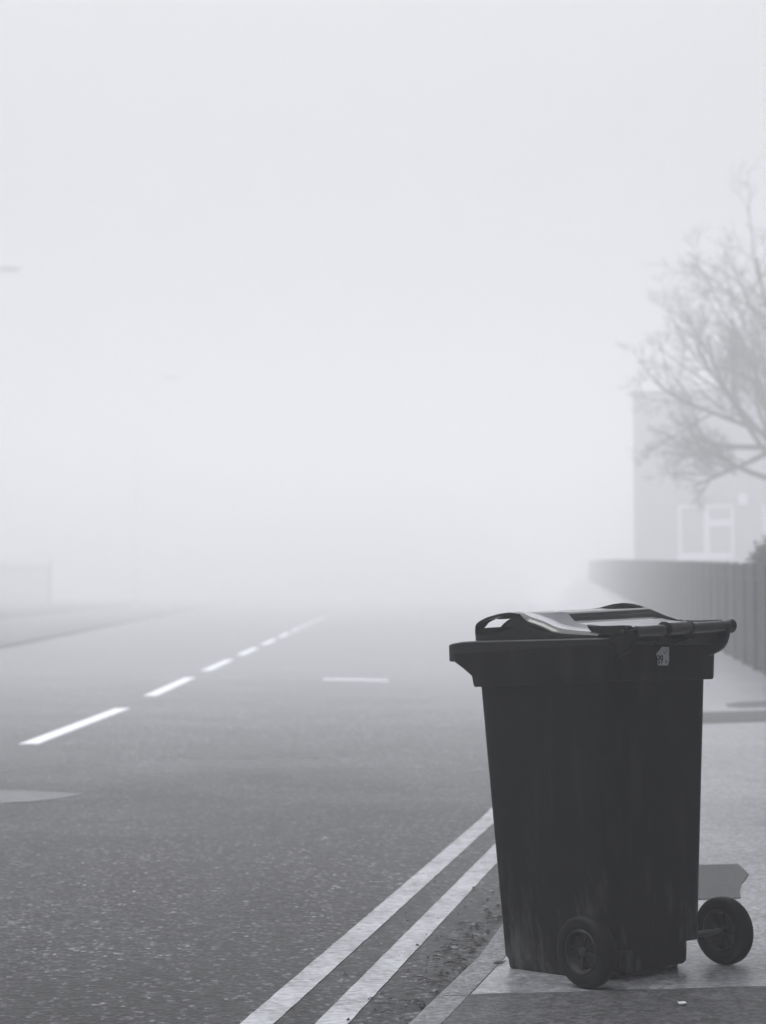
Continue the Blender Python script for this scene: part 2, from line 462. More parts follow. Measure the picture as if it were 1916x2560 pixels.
# ------------------------------------------------------------------ wheelie bin
S = 0.965
cx_, cz_ = 0.79480073, 5.1823682
O_ = Vector((0.79480073, 5.1823682, 0.02433075)); C_ = Vector((0, 0, CAM_H))
O2 = C_ + (O_ - C_) * S
U = Vector((0.78204493, 0.62296006, -0.01806911)); V = Vector((-0.62249649, 0.77940747, -0.07086689)); W = Vector((-0.03006405, 0.06666905, 0.99732211))
binr = empty('wheelie_bin')
mt = Matrix(((U.x, V.x, W.x, 0), (U.y, V.y, W.y, 0), (U.z, V.z, W.z, 0), (0, 0, 0, 1)))
binr.matrix_world = Matrix.Translation(O2) @ mt @ Matrix.Scale(S, 4)
tag(binr, 'tall dark plastic wheelie bin with hinged lid standing by the kerb', 'bin')

def rr(u0, u1, v0, v1, rf, rb, ns=10, nc=7):
    """rounded rectangle ring, counter-clockwise, rb = corner radius at v0 (back), rf at v1 (front)"""
    P = []
    def corner(cu, cv, r, a0):
        for i in range(nc + 1):
            a = a0 + math.pi / 2 * i / nc; P.append((cu + r * math.cos(a), cv + r * math.sin(a)))
    def side(p, q):
        for i in range(1, ns): t = i / ns; P.append((p[0] + (q[0] - p[0]) * t, p[1] + (q[1] - p[1]) * t))
    corner(u1 - rb, v0 + rb, rb, -math.pi / 2); side((u1, v0 + rb), (u1, v1 - rf))
    corner(u1 - rf, v1 - rf, rf, 0); side((u1 - rf, v1), (u0 + rf, v1))
    corner(u0 + rf, v1 - rf, rf, math.pi / 2); side((u0, v1 - rf), (u0, v0 + rb))
    corner(u0 + rb, v0 + rb, rb, math.pi); side((u0 + rb, v0), (u1 - rb, v0))
    return P

def hw(z): return 0.1733 + 0.0396 * z + 0.014 - 0.006 * min(1, z)
def fr(z): return 0.4595 + 0.0441 * z + 0.012
def bk(z): return min(-0.0105, -0.0682 * z)
RF, RB = 0.045, 0.045

mb = MB(); rings = []
def body_ring(z, inset=0.0, vb=None):
    ring = []
    b0 = bk(z) if vb is None else vb
    for (u, v) in rr(-hw(z) + inset, hw(z) - inset, b0, fr(z) - inset, RF, RB if vb is None else 0.03, 12):
        s_ = max(0, 1 - ((v - 0.23) / 0.26) ** 2)
        sg = 1 if u > 0 else -1
        if abs(u) > hw(z) - inset - 0.004:
            zl = 0.125 + max(0, v - 0.33) * 0.95
            ins = 0.007 * sstep(0, 0.035, zl - z) * sstep(0.05, 0.12, v) * sstep(fr(z) - 0.012, fr(z) - 0.06, v)
            u = sg * (abs(u) + 0.003 * s_ * math.sin(math.pi * min(1, z / 0.95)) - ins)
        ring.append((u, v, z))
    return ring
for z, i_ in ((0.0, 0.010), (0.004, 0.007), (0.028, 0.005), (0.040, 0.0), (0.06, 0.0), (0.0879, 0.0)):
    rings.append(body_ring(z, i_, 0.075))
for z in frange(0.088, 0.95, 36): rings.append(body_ring(z))
mb.loft(rings)
body = mb.build('body', M['bin'], binr, smooth=38)
# rear undertray, narrower, hanging below the back panel
mb = MB(); rings = []
for z, r_ in ((0.018, -0.012), (0.024, 0.0), (0.05, 0.004), (0.0885, 0.006)):
    rings.append([(u, v, z) for u, v in rr(-0.138 - r_, 0.168 + r_, 0.03, 0.2, 0.02, 0.03, 6)])
mb.loft(rings); mb.build('undertray', M['bin'], binr, smooth=38)
# collar under the rim
mb = MB(); rings = []
for z, o_, fx in ((0.846, -0.002, 0), (0.846, 0.017, 0), (0.852, 0.019, 0), (0.88, 0.019, 0.004), (0.905, 0.019, 0.042), (0.93, 0.019, 0.085), (0.95, 0.019, 0.09)):
    ring = []
    for (u, v) in rr(-hw(z) - o_, hw(z) + o_, bk(z) - o_ * 0.9, fr(z) + o_ * 0.9, 0.05, 0.035, 12):
        if v > 0.40: v += fx * sstep(0.40, 0.48, v)
        ring.append((u, v, z))
    rings.append(ring)
mb.loft(rings, False, False)
mb.build('collar', M['bin'], binr, smooth=38)

# rim: flat lip with a deep skirt, dipping at the front
def rim_top(v): return 0.970 + 0.032 * min(v, 0.53) - 0.067 * max(0, v - 0.53)
def rim_bot(v): return lerp([(-0.1, 0.936), (0.13, 0.941), (0.38, 0.949), (0.46, 0.944), (0.58, 0.928), (0.7, 0.926)], v)
mb = MB()
def rim_ring(o_, zf): return [(u, v, zf(v)) for u, v in rr(-0.237 + o_, 0.237 - o_, -0.062 + o_, 0.627 - o_, 0.04, 0.04, 14)]
mb.loft([rim_ring(0.03, lambda v: rim_bot(v) + 0.008), rim_ring(0.006, lambda v: rim_bot(v) + 0.004), rim_ring(0.004, rim_bot), rim_ring(0.0, lambda v: rim_bot(v) + 0.002), rim_ring(0.0, lambda v: rim_top(v) - 0.004),
         rim_ring(0.004, rim_top), rim_ring(0.05, lambda v: rim_top(v) + 0.001)], False, False)
mb.build('rim', M['rim'], binr, smooth=38)

mb = MB(); rows = []
for u in frange(-0.188, 0.196, 12):
    zt = 0.972 + 0.048 * (u + 0.2) * 0.9
    rows.append([(u, -0.118, zt - 0.02), (u, -0.118, zt), (u, -0.056, zt), (u, -0.056, 0.948), (u, -0.094, 0.948)])
mb.loft(rows); mb.build('rear_flange', M['bin'], binr, smooth=30)

# lid
SK = lambda u: 0.048 * (u + 0.2)                               # the old lid sits slightly skewed on its hinge
S_T = [(-0.03, 0.985), (0.0, 0.992), (0.04, 0.998), (0.08, 1.003), (0.12, 1.010), (0.16, 1.021), (0.2, 1.037), (0.25, 1.052), (0.29, 1.061), (0.34, 1.067),
       (0.385, 1.065), (0.437, 1.058), (0.47, 1.049), (0.495, 1.038), (0.513, 1.025), (0.525, 1.006)]
P_T = [(-0.13, 0.9925), (-0.08, 0.9955), (-0.04, 0.9985), (0.0, 1.0025), (0.03, 1.0065), (0.06, 1.0115), (0.085, 1.0165), (0.1, 1.0215), (0.11, 1.0285), (0.125, 1.044), (0.137, 1.0515), (0.155, 1.0545), (0.2, 1.0555),
       (0.25, 1.058), (0.30, 1.062), (0.34, 1.064), (0.385, 1.063), (0.437, 1.057), (0.47, 1.048), (0.495, 1.037), (0.513, 1.025), (0.525, 1.006)]
S_F = [(-0.06, 0.996), (-0.03, 1.0), (0.025, 1.010), (0.08, 1.027), (0.14, 1.050), (0.18, 1.063), (0.215, 1.071), (0.25, 1.075), (0.29, 1.074), (0.34, 1.068)] + S_T[-7:]
LW, PW = 0.222, 0.178
def smooth_tab(T, v):
    return (lerp(T, v - 0.007) + 2 * lerp(T, v) + lerp(T, v + 0.007)) / 4
def lid_z(u, v):
    a = abs(u)
    if a < PW: z = smooth_tab(P_T, v)
    else: z = smooth_tab(S_F if u > 0 else S_T, v)
    e = max(0.0, a - (LW - 0.042)) / 0.042
    drop = max(0.004, min(0.036, z - (rim_top(v) + 0.006)))
    z -= drop * (1 - math.sqrt(max(0, 1 - min(1, e) ** 2))) * (1 - sstep(0.25, 0.3, v)) + 0.001 * min(1, e) ** 2 * sstep(0.25, 0.3, v)
    return z + SK(u)
ucol = [0.0, 0.03, 0.055, 0.08, 0.1, 0.12, 0.14, 0.16, 0.1775, 0.1785, 0.186, 0.194, 0.2, 0.206, 0.211, 0.215, 0.2185, 0.2205, 0.222]
ucol = [-a for a in reversed(ucol[1:])] + ucol
vrow = frange(-0.03, 0.525, 90)
mb = MB(); idx = {}
def corner_pull(u, v):
    # round the two front corners in plan
    r = 0.05; du = abs(u) - (LW - r); dv = v - (0.525 - r)
    if du > 0 and dv > 0:
        m_ = max(du, dv); l = math.hypot(du, dv)
        k = m_ / l; du *= k; dv *= k
        return (math.copysign(LW - r + du, u), 0.525 - r + dv)
    return (u, v)
for i, v in enumerate(vrow):
    for j, u in enumerate(ucol):
        idx[i, j] = len(mb.v); pu, pv = corner_pull(u, v); mb.v.append((pu, pv, lid_z(u, v)))
for i in range(len(vrow) - 1):
    for j in range(len(ucol) - 1):
        vm = (vrow[i] + vrow[i + 1]) / 2; um = abs((ucol[j] + ucol[j + 1]) / 2)
        if 0.1 < um < 0.19 and 0.44 < vm < 0.514: continue    # grip slots at the two front corners
        mb.f.append((idx[i, j], idx[i, j + 1], idx[i + 1, j + 1], idx[i + 1, j]))
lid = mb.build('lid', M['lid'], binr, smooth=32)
lid.data.materials.append(M['sheen'])                            # sky sheen painted pale on the flat rear and near edge
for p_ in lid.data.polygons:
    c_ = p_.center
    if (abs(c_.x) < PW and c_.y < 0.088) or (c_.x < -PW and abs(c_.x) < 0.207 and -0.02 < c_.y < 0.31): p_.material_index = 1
sol = lid.modifiers.new('thick', 'SOLIDIFY'); sol.thickness = 0.008; sol.offset = -1
# the rest of the lid shell: side skirts, front lip under the grips, inner walls, rear panel over the hinge
mb = MB()
for sg in (-1, 1):
    rows = []
    for v in frange(-0.03, 0.291, 30):
        zt = lid_z(sg * LW, v) + 0.002
        zb = rim_top(v) + 0.001 + max(0, SK(sg * LW)) * 0.6
        if zt < zb + 0.003: zt = zb + 0.003
        rows.append([(sg * LW, v, zt), (sg * (LW + 0.001), v, (zt + zb) / 2), (sg * (LW + 0.001), v, zb), (sg * (LW - 0.01), v, zb), (sg * (LW - 0.01), v, zt - 0.001)])
    mb.loft(rows)
LIP = [(0.253, 1.032), (0.29, 1.026), (0.323, 1.018), (0.353, 1.012), (0.388, 1.007), (0.423, 1.004), (0.463, 1.004), (0.493, 1.008), (0.525, 1.014)]
rows = []
for v in frange(0.253, 0.525, 24):
    a = LW
    r = 0.05; dv = v - (0.525 - r)
    if dv > 0: a = LW - r + math.sqrt(max(0, r * r - dv * dv)) * 0.999 if dv < r else LW - r
    zl = lerp(LIP, v); zb = rim_top(v) + 0.001
    us = frange(-a, a, 20)
    rows.append([(u, v, zl + SK(u) - (0.006 if abs(u) < a - 0.012 and v < 0.5 else 0)) for u in us] + [(u, v, zb) for u in reversed(us)])
mb.loft(rows)
# inner block between the grips and the wall behind them
for k in range(1):
    rows = []
    for v in frange(0.272, 0.5, 12):
        rows.append([(-0.098, v, 0.995), (0.098, v, 0.995), (0.098, v, lid_z(0.098, v) - 0.006), (-0.098, v, lid_z(-0.098, v) - 0.006)])
    mb.loft(rows)
rows = []
for u in frange(-0.216, 0.216, 20):
    rows.append([(u, 0.262, 0.99), (u, 0.28, 0.99), (u, 0.28, lid_z(u, 0.28) - 0.005), (u, 0.262, lid_z(u, 0.265) - 0.005)])
mb.loft(rows)
# front sill below the slots
rows = []
for u in frange(-0.19, 0.19, 20):
    zz = 1.032 + 0.008 * sstep(-0.19, -0.09, -abs(u))
    rows.append([(u, 0.503, 0.99), (u, 0.517, 0.99), (u, 0.517, min(zz, lid_z(u, 0.51) - 0.001)), (u, 0.503, min(zz, lid_z(u, 0.51)))])
mb.loft(rows)
mb.build('lid_shell', M['lid'], lid, smooth=32)
# rear panel running back to the hinge bar
mb = MB(); rows = []
for v in frange(-0.128, -0.028, 8):
    us = frange(-0.176, 0.186, 16)
    rows.append([(u, v, smooth_tab(P_T, v) + SK(u)) for u in us] + [(u, v, smooth_tab(P_T, v) + SK(u) - 0.02) for u in reversed(us)])
mb.loft(rows); mb.build('hinge_panel', M['sheen'], lid, smooth=32)
# hinge arms
def arm(u0, u1):
    m_ = MB(); du = SK((u0 + u1) / 2)
    pts = [(0.0, 0.978), (0.016, 1.008), (-0.02, 1.002), (-0.11, 1.0005), (-0.122, 0.997)]
    pts = [(0.03, 1.011), (0.0, 1.006), (-0.06, 1.0025), (-0.112, 1.001)]
    for i in range(9):
        a = math.pi / 2 - math.pi * i / 8; pts.append((-0.117 - 0.016 * math.cos(a), 0.985 + 0.016 * math.sin(a)))
    pts += [(-0.06, 0.976), (-0.02, 0.974), (0.0, 0.98), (0.02, 0.996)]
    m_.prism([(v, z + du) for v, z in pts], 0, u0, u1); return m_
for a, b in ((-0.206, -0.178), (0.186, 0.212)):
    arm(a, b).build('hinge_arm', M['lid'], lid, bevel=0.003)
mb = MB(); du = SK(-0.2)
mb.tube([(-0.2105, -0.112, 0.982 + du), (-0.19, -0.112, 0.982 + du)], [0.0075, 0.0085], 14)
mb.build('hinge_pin', M['hub'], lid, smooth=40)
# tab wrapping over the bar in the middle
mb = MB(); rows = []
BV, BZ, BR = -0.140, 0.980, 0.0165
for u in frange(-0.052, 0.036, 4):
    ring = [(u, -0.10, smooth_tab(P_T, -0.10) + SK(u) + 0.001)]
    for i in range(9):
        a = math.radians(75 + 125 * i / 8); ring.append((u, BV + (BR + 0.005) * math.cos(a), BZ + SK(u) + (BR + 0.005) * math.sin(a)))
    for i in range(9):
        a = math.radians(200 - 125 * i / 8); ring.append((u, BV + (BR + 0.0008) * math.cos(a), BZ + SK(u) + (BR + 0.0008) * math.sin(a)))
    ring.append((u, -0.10, smooth_tab(P_T, -0.10) + SK(u) - 0.008))
    rows.append(ring)
mb.loft(rows); mb.build('hinge_tab', M['bar_sheen'], lid, smooth=40)
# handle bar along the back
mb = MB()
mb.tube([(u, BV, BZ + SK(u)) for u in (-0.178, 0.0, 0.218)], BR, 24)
hb = mb.build('handle_bar', M['bar_sheen'], binr, smooth=40)
mb = MB()
mb.tube([(u, BV, BZ + SK(0.22)) for u in (0.21, 0.216, 0.228, 0.234)], [0.017, 0.021, 0.021, 0.015], 24)
mb.build('end_cap', M['lid'], hb, smooth=40)
for u0 in (-0.060, 0.040):
    mb = MB(); mb.tube([(u, BV + 0.003, BZ + SK(u0) + 0.001) for u in (u0 - 0.008, u0 - 0.005, u0 + 0.006, u0 + 0.009)], [0.020, 0.0235, 0.0235, 0.020], 24)
    mb.prism([(BV - 0.015, BZ), (BV - 0.010, BZ - 0.018), (-0.118, 0.955), (-0.092, 0.948), (-0.076, 0.945), (-0.06, 0.945), (-0.06, 0.96), (-0.1, 0.985)], 0, u0 - 0.006, u0 + 0.006)
    mb.build('hinge_lug', M['bin'], binr, smooth=40)
brk = [(-0.157, 0.988), (-0.157, 0.970), (-0.152, 0.955), (-0.143, 0.940), (-0.130, 0.929), (-0.112, 0.921), (-0.095, 0.9165), (-0.079, 0.912), (-0.05, 0.908), (-0.05, 0.965), (-0.1, 0.985)]
for u0 in (-0.196, 0.196):
    mb = MB(); mb.prism([(v, z + SK(u0) * (z - 0.9) / 0.09) for v, z in brk], 0, u0 - 0.009, u0 + 0.009)
    mb.build('handle_bracket', M['bin'], binr, bevel=0.003)

# wheels
def wheel_parts(parent, side):
    """side -1 near, +1 far; axle along u, wheel centre at local origin of the wheel empty"""
    wl = empty('wheel'); wl.parent = parent; wl.location = (side * 0.2885, 0, 0.1)
    hwid = 0.0265; R = 0.1
    prof = [(-hwid * 0.86, 0.063), (-hwid * 0.95, 0.066), (-hwid, 0.075), (-hwid, 0.086), (-hwid * 0.86, 0.094), (-hwid * 0.55, 0.0985), (0, R), (hwid * 0.55, 0.0985), (hwid * 0.86, 0.094), (hwid, 0.086), (hwid, 0.075), (hwid * 0.95, 0.066), (hwid * 0.86, 0.063)]
    def lathe(pf, n=48, closed=True):
        m_ = MB(); rows = []
        for k in range(n):
            a = 2 * math.pi * k / n; rows.append([(x, r * math.cos(a), r * math.sin(a)) for x, r in pf])
        rows.append(rows[0])
        for i in range(n):
            o = len(m_.v)
        # ring list around the axle
        m_.v = [p for row in rows[:-1] for p in row]; L = len(pf)
        for i in range(n):
            i2 = (i + 1) % n
            for j in range(L if closed else L - 1):
                j2 = (j + 1) % L
                m_.f.append((i * L + j, i * L + j2, i2 * L + j2, i2 * L + j))
        return m_
    lathe(prof).build('tyre', M['tyre'], wl, smooth=40)
    # dished rim: outer lip, sloping dish, web, hub boss and ribs (on both faces)
    rim = lathe([(-0.0245, 0.0605), (-0.0225, 0.063), (0.0225, 0.063), (0.0245, 0.0605), (0.023, 0.057), (0.004, 0.048), (0.003, 0.012), (-0.003, 0.012), (-0.004, 0.048), (-0.023, 0.057)])
    for sg in (-1, 1):
        rim.tube([(sg * 0.0, 0, 0), (sg * 0.017, 0, 0), (sg * 0.0195, 0, 0)], [0.013, 0.013, 0.009], 18)
        for k in range(8):
            a = 2 * math.pi * (k + 0.25) / 8; c, s_ = math.cos(a), math.sin(a)
            t = 0.0018
            def q(r, x, w_): return (x, r * c - w_ * s_, r * s_ + w_ * c)
            rim.add([q(0.011, sg * 0.002, -t), q(0.011, sg * 0.002, t), q(0.05, sg * 0.002, t), q(0.05, sg * 0.002, -t),
                     q(0.011, sg * 0.0145, -t), q(0.011, sg * 0.0145, t), q(0.0525, sg * 0.0125, t), q(0.0525, sg * 0.0125, -t)],
                    [(0, 3, 2, 1), (4, 5, 6, 7), (0, 1, 5, 4), (1, 2, 6, 5), (2, 3, 7, 6), (3, 0, 4, 7)])
    rim.build('wheel_rim', M['hub'], wl, smooth=40)
    return wl
for sd_ in (-1, 1): wheel_parts(binr, sd_)
mb = MB(); mb.box((-0.262, -0.0095, 0.086), (-0.155, 0.03, 0.114)); mb.build('axle_boss', M['bin'], binr, bevel=0.004)
mb = MB(); mb.tube([(-0.25, 0.005, 0.1), (0.272, 0, 0.1)], 0.009, 16)
mb.build('axle', M['metal'], binr, smooth=40)

# torn paper sticker on the back with its printing
def VS(z): return -0.0800 - 0.0682 * (z - 0.9)
def st(px, py):
    """sticker crop coordinates (0..1656) to the back panel: u, z"""
    return (-0.0365 + (px - 630) / (1150 - 630) * 0.053, 0.9415 - (py - 375) / (1110 - 375) * 0.054)
outline = [(865, 372), (1010, 376), (1142, 384), (1160, 420), (1148, 640), (1160, 880), (1140, 980), (1112, 1112), (900, 1110), (715, 1104), (676, 1030), (700, 880), (672, 760), (630, 650), (760, 500)]
mb = MB(); poly = [st(*p) for p in outline]
n_ = len(poly); mb.add([(u, VS(z), z) for u, z in poly] + [(u, VS(z) + 0.003, z) for u, z in poly], [tuple(range(n_)), tuple(reversed(range(n_, 2 * n_)))] + [(i, (i + 1) % n_, n_ + (i + 1) % n_, n_ + i) for i in range(n_)])
sticker = mb.build('sticker', M['sticker'], binr)
def text(name, body_, size, px, py, mat, bold=0.0, xs=1.0, cut=None):
    cu = bpy.data.curves.new(name, 'FONT'); cu.body = body_; cu.size = size; cu.offset = bold; cu.extrude = 0.0002
    to = bpy.data.objects.new(name + '_tmp', cu); COL.objects.link(to)
    bpy.context.view_layer.update()
    me = bpy.data.meshes.new_from_object(to.evaluated_get(bpy.context.evaluated_depsgraph_get()))
    bpy.data.objects.remove(to); bpy.data.curves.remove(cu)
    u0, z0 = st(px, py)
    me.transform(Matrix(((xs, 0, 0, u0), (0, -0.0682, -1, VS(z0) - 0.0006), (0, 1, 0, z0), (0, 0, 0, 1))))
    if cut is not None:
        bm = bmesh.new(); bm.from_mesh(me)
        bmesh.ops.bisect_plane(bm, geom=bm.verts[:] + bm.edges[:] + bm.faces[:], plane_co=(st(cut, 0)[0], 0, 0), plane_no=(-1, 0, 0), clear_outer=True)
        bm.to_mesh(me); bm.free()
    me.materials.append(mat)
    o = bpy.data.objects.new(name, me); COL.objects.link(o); o.parent = sticker
    return o
text('printed_number', '89', 0.0345, 650, 1030, M['ink'], 0.0006, 0.74, cut=690)
text('printed_letters', 'Lw', 0.0125, 915, 655, M['ink_pale'], 0.0002, 0.62)
text('printed_letters', 'dB', 0.0115, 985, 1015, M['ink_pale'], 0.0006, 0.62)
text('printed_letters', 'wa', 0.006, 1020, 525, M['ink_pale'], 0.0003, 0.8)

# ------------------------------------------------------------------ gutter debris and litter
mb = MB()
for k in range(420):
    yy = 4.3 + 3.4 * random.random() ** 1.5
    q = random.random()
    off = -0.02 - 0.16 * q ** 1.6 if random.random() < 0.85 else -random.uniform(0.18, 0.42)
    x = kerb_x(yy) + off
    s_ = random.choice((0.0025, 0.003, 0.004, 0.005, 0.008, 0.011)) * (1.15 if off > -0.1 else 0.75)
    a = random.uniform(0, 6.28); el = random.uniform(0.5, 1.0)
    h_ = s_ * random.uniform(0.25, 0.8)
    base = [(x + s_ * math.cos(a + t) * (1 if i % 2 else el), yy + s_ * math.sin(a + t) * el, 0.003) for i, t in enumerate((0, 1.2, 2.5, 3.6, 5.0))]
    mb.add(base + [(x + random.uniform(-.3, .3) * s_, yy, 0.003 + h_)], [(0, 1, 5), (1, 2, 5), (2, 3, 5), (3, 4, 5), (4, 0, 5)])
for k in range(60):
    yy = 4.3 + 1.9 * random.random(); x = kerb_x(yy) - 0.01 - 0.12 * random.random() ** 1.5
    a = random.uniform(-0.5, 0.6); L = random.uniform(0.012, 0.05)
    mb.tube([(x, yy, 0.004), (x - L * math.cos(a) * 0.5, yy + 0.003, 0.007), (x - L * math.cos(a), yy + L * math.sin(a), 0.004)], 0.0012, 4)
tag(mb.build('gutter_debris', M['debris']), 'dark wet leaf scraps and grit lying in the gutter', 'debris', kind='stuff')
def scrap(x, y, zf, rx, ry, label, rz):
    m_ = MB(); pts = [(-1, -0.6, 0), (0.2, -1, 0.25), (1, -0.3, 0.1), (0.8, 0.6, 0.3), (-0.2, 1, 0.05), (-0.9, 0.5, 0.35)]
    c, s_ = math.cos(rz), math.sin(rz)
    P = [(x + px * rx * c - py * ry * s_, y + px * rx * s_ + py * ry * c, zf + 0.006 + pz * rx * 0.5) for px, py, pz in pts]
    P2 = [(a, b, c_ - 0.0012) for a, b, c_ in P]
    m_.add(P + P2, [(0, 1, 2), (0, 2, 3), (0, 3, 4), (0, 4, 5), (8, 7, 6), (9, 8, 6), (10, 9, 6), (11, 10, 6)] + [(i, (i + 1) % 6, 6 + (i + 1) % 6, 6 + i) for i in range(6)])
    tag(m_.build('paper_scrap', M['paper']), label, 'litter')
scrap(0.055, 4.66, 0.0, 0.013, 0.010, 'small white paper scrap lying in the gutter against the kerb', 0.4)
scrap(0.745, 4.49, pave_z(0.745, 4.49) + 0.004, 0.011, 0.012, 'tiny white paper scrap on the dark foreground tarmac', 0.2)

def leaf(x, y, z, r, rz, label):
    m_ = MB(); c, s_ = math.cos(rz), math.sin(rz)
    pts = [(-1, 0, 0.05), (-0.5, -0.42, 0.25), (0.1, -0.5, 0.05), (0.7, -0.25, 0.3), (1.1, 0.0, 0.45), (0.6, 0.35, 0.2), (0.0, 0.5, 0.4), (-0.6, 0.4, 0.1)]
    P = [(x + (px * c - py * s_) * r, y + (px * s_ + py * c) * r, z + 0.004 + pz * r * 0.4) for px, py, pz in pts]
    n_ = len(P)
    m_.add(P + [(a, b, q - 0.0015) for a, b, q in P], [tuple(range(n_)), tuple(reversed(range(n_, 2 * n_)))] + [(i, (i + 1) % n_, n_ + (i + 1) % n_, n_ + i) for i in range(n_)])
    tag(m_.build('fallen_leaf', M['debris']), label, 'leaf')
leaf(0.345, 5.33, pave_z(0.345, 5.33), 0.022, 0.5, 'dark wet leaf lying between the kerb stones and the bin')

# ------------------------------------------------------------------ right-hand fence
fen = empty('panel_fence', (fence_x(17), 17, 0))
tag(fen, 'long dark panel fence running away along the back of the pavement', 'fence')
ang = math.atan(0.045)
y = 17.0; FH = 1.30
bays = 83; st_ = 1.2
dz_prev = None
for k in range(bays + 1):
    yy = 17.0 + st_ * k
    X = fence_x(yy); z = pave_z(X, yy)
    m_ = MB()
    m_.box((X - 0.04 - fence_x(17), yy - 0.035 - 17, z - 0.2), (X + 0.045 - fence_x(17), yy + 0.035 - 17, z + FH + 0.01))
    m_.build('fence_post', M['fence_post'], fen, bevel=0.008)
    if k < bays:
        y2 = yy + st_; X2 = fence_x(y2); z2 = pave_z(X2, y2)
        m_ = MB(); nb = 6
        for b in range(nb):                                   # close boards, each a touch off its neighbour
            for (ta, tb) in ((b / nb, (b + 1) / nb - 0.004),):
                ya = yy + 0.04 + (st_ - 0.08) * ta; yb = yy + 0.04 + (st_ - 0.08) * tb
                xo = random.uniform(-0.006, 0.006)
                xa, xb = fence_x(ya) + xo - fence_x(17), fence_x(yb) + xo - fence_x(17); za, zb = pave_z(fence_x(ya), ya), pave_z(fence_x(yb), yb)
                top = FH - 0.01 + random.uniform(-0.008, 0.008)
                P = [(xa, ya - 17, za + 0.04), (xb, yb - 17, zb + 0.04), (xb, yb - 17, zb + top), (xa, ya - 17, za + top)]
                Q = [(p[0] + 0.018, p[1], p[2]) for p in P]
                m_.add(P + Q, [(0, 3, 2, 1), (4, 5, 6, 7), (0, 1, 5, 4), (1, 2, 6, 5), (2, 3, 7, 6), (3, 0, 4, 7)])
        m_.build('fence_panel', M['fence'], fen)
        m_ = MB()
        P0 = Vector((X - 0.02 - fence_x(17), yy + 0.04 - 17, z + FH - 0.20)); P1 = Vector((X2 - 0.02 - fence_x(17), y2 - 0.04 - 17, z2 + FH - 0.20))
        A = [P0, P0 + Vector((0.02, 0, 0)), P0 + Vector((0.02, 0, 0.03)), P0 + Vector((0, 0, 0.03))]
        B = [p + (P1 - P0) for p in A]
        m_.loft([A, B]); m_.build('fence_rail', M['fence_rail'], fen)

# ------------------------------------------------------------------ house behind the fence
HK = 1.35
H0 = Vector((8.73, 62, 0)) * HK; ha = math.radians(-25)
hs = empty('house', (H0.x, H0.y, CAM_H + (0.3 - CAM_H) * HK), ha); hs.scale = (HK, HK, HK)
tag(hs, 'pale rendered flat-roofed house with white framed windows behind the fence', 'house')
HB = 0.3
# local: x along the front, y = depth (away), z up from 0.3
win = [(1.57, 3.52, 2.24 - HB, 4.06 - HB), (4.5, 6.4, 2.24 - HB, 4.06 - HB)]
top_z = 7.9 - HB
mb = MB()
xs = [0.0, win[0][0], win[0][1], win[1][0], win[1][1], 11.0]; zs = [-0.6, win[0][2], win[0][3], top_z]
for i in range(5):
    for j in range(3):
        if j == 1 and i in (1, 3):                           # window openings: reveals
            x0, x1, z0, z1 = xs[i], xs[i + 1], zs[1], zs[2]; d = 0.12
            mb.add([(x0, 0, z0), (x1, 0, z0), (x1, 0, z1), (x0, 0, z1), (x0, d, z0), (x1, d, z0), (x1, d, z1), (x0, d, z1)],
                   [(0, 1, 5, 4), (1, 2, 6, 5), (2, 3, 7, 6), (3, 0, 4, 7)])
            continue
        mb.add([(xs[i], 0, zs[j]), (xs[i + 1], 0, zs[j]), (xs[i + 1], 0, zs[j + 1]), (xs[i], 0, zs[j + 1])], [(0, 1, 2, 3)])
mb.add([(0, 0, -0.6), (0, 9, -0.6), (0, 9, top_z), (0, 0, top_z), (11, 0, -0.6), (11, 9, -0.6), (11, 9, top_z), (11, 0, top_z)], [(0, 1, 2, 3), (4, 7, 6, 5), (1, 5, 6, 2)])
mb.build('wall', M['render'], hs)
mb = MB(); mb.box((-0.12, -0.12, top_z), (11.12, 9.12, top_z + 0.14)); mb.build('roof', M['roof'], hs)
for (x0, x1, z0, z1) in win:
    fw = 0.11; m_ = MB(); xm = (x0 + x1) / 2 + 0.02; zt = z1 - 0.62
    for a, b in (((x0, z0), (x0 + fw, z1)), ((x1 - fw, z0), (x1, z1)), ((x0 + fw, z0), (x1 - fw, z0 + fw + 0.05)), ((x0 + fw, z1 - fw), (x1 - fw, z1)),
                 ((xm - 0.09, z0 + fw + 0.05), (xm + 0.09, z1 - fw)), ((xm + 0.09, zt - 0.12), (x1 - fw, zt + 0.10))):
        m_.box((a[0], 0.03, a[1]), (b[0], 0.10, b[1]))
    wf = m_.build('window', M['upvc'], hs)
    m_ = MB()
    m_.box((x0 + 0.02, 0.07, z0 + 0.02), (x1 - 0.02, 0.085, z1 - 0.02)); m_.build('pane', M['glass'], wf)
    m_ = MB(); m_.box((x0 - 0.05, -0.10, z0 - 0.07), (x1 + 0.05, 0.03, z0 - 0.002)); m_.build('sill', M['upvc'], wf)
mb = MB(); mb.box((3.70, -0.10, 4.02 - HB), (3.98, -0.002, 4.40 - HB)); mb.build('alarm_box', M['upvc'], hs, bevel=0.02)

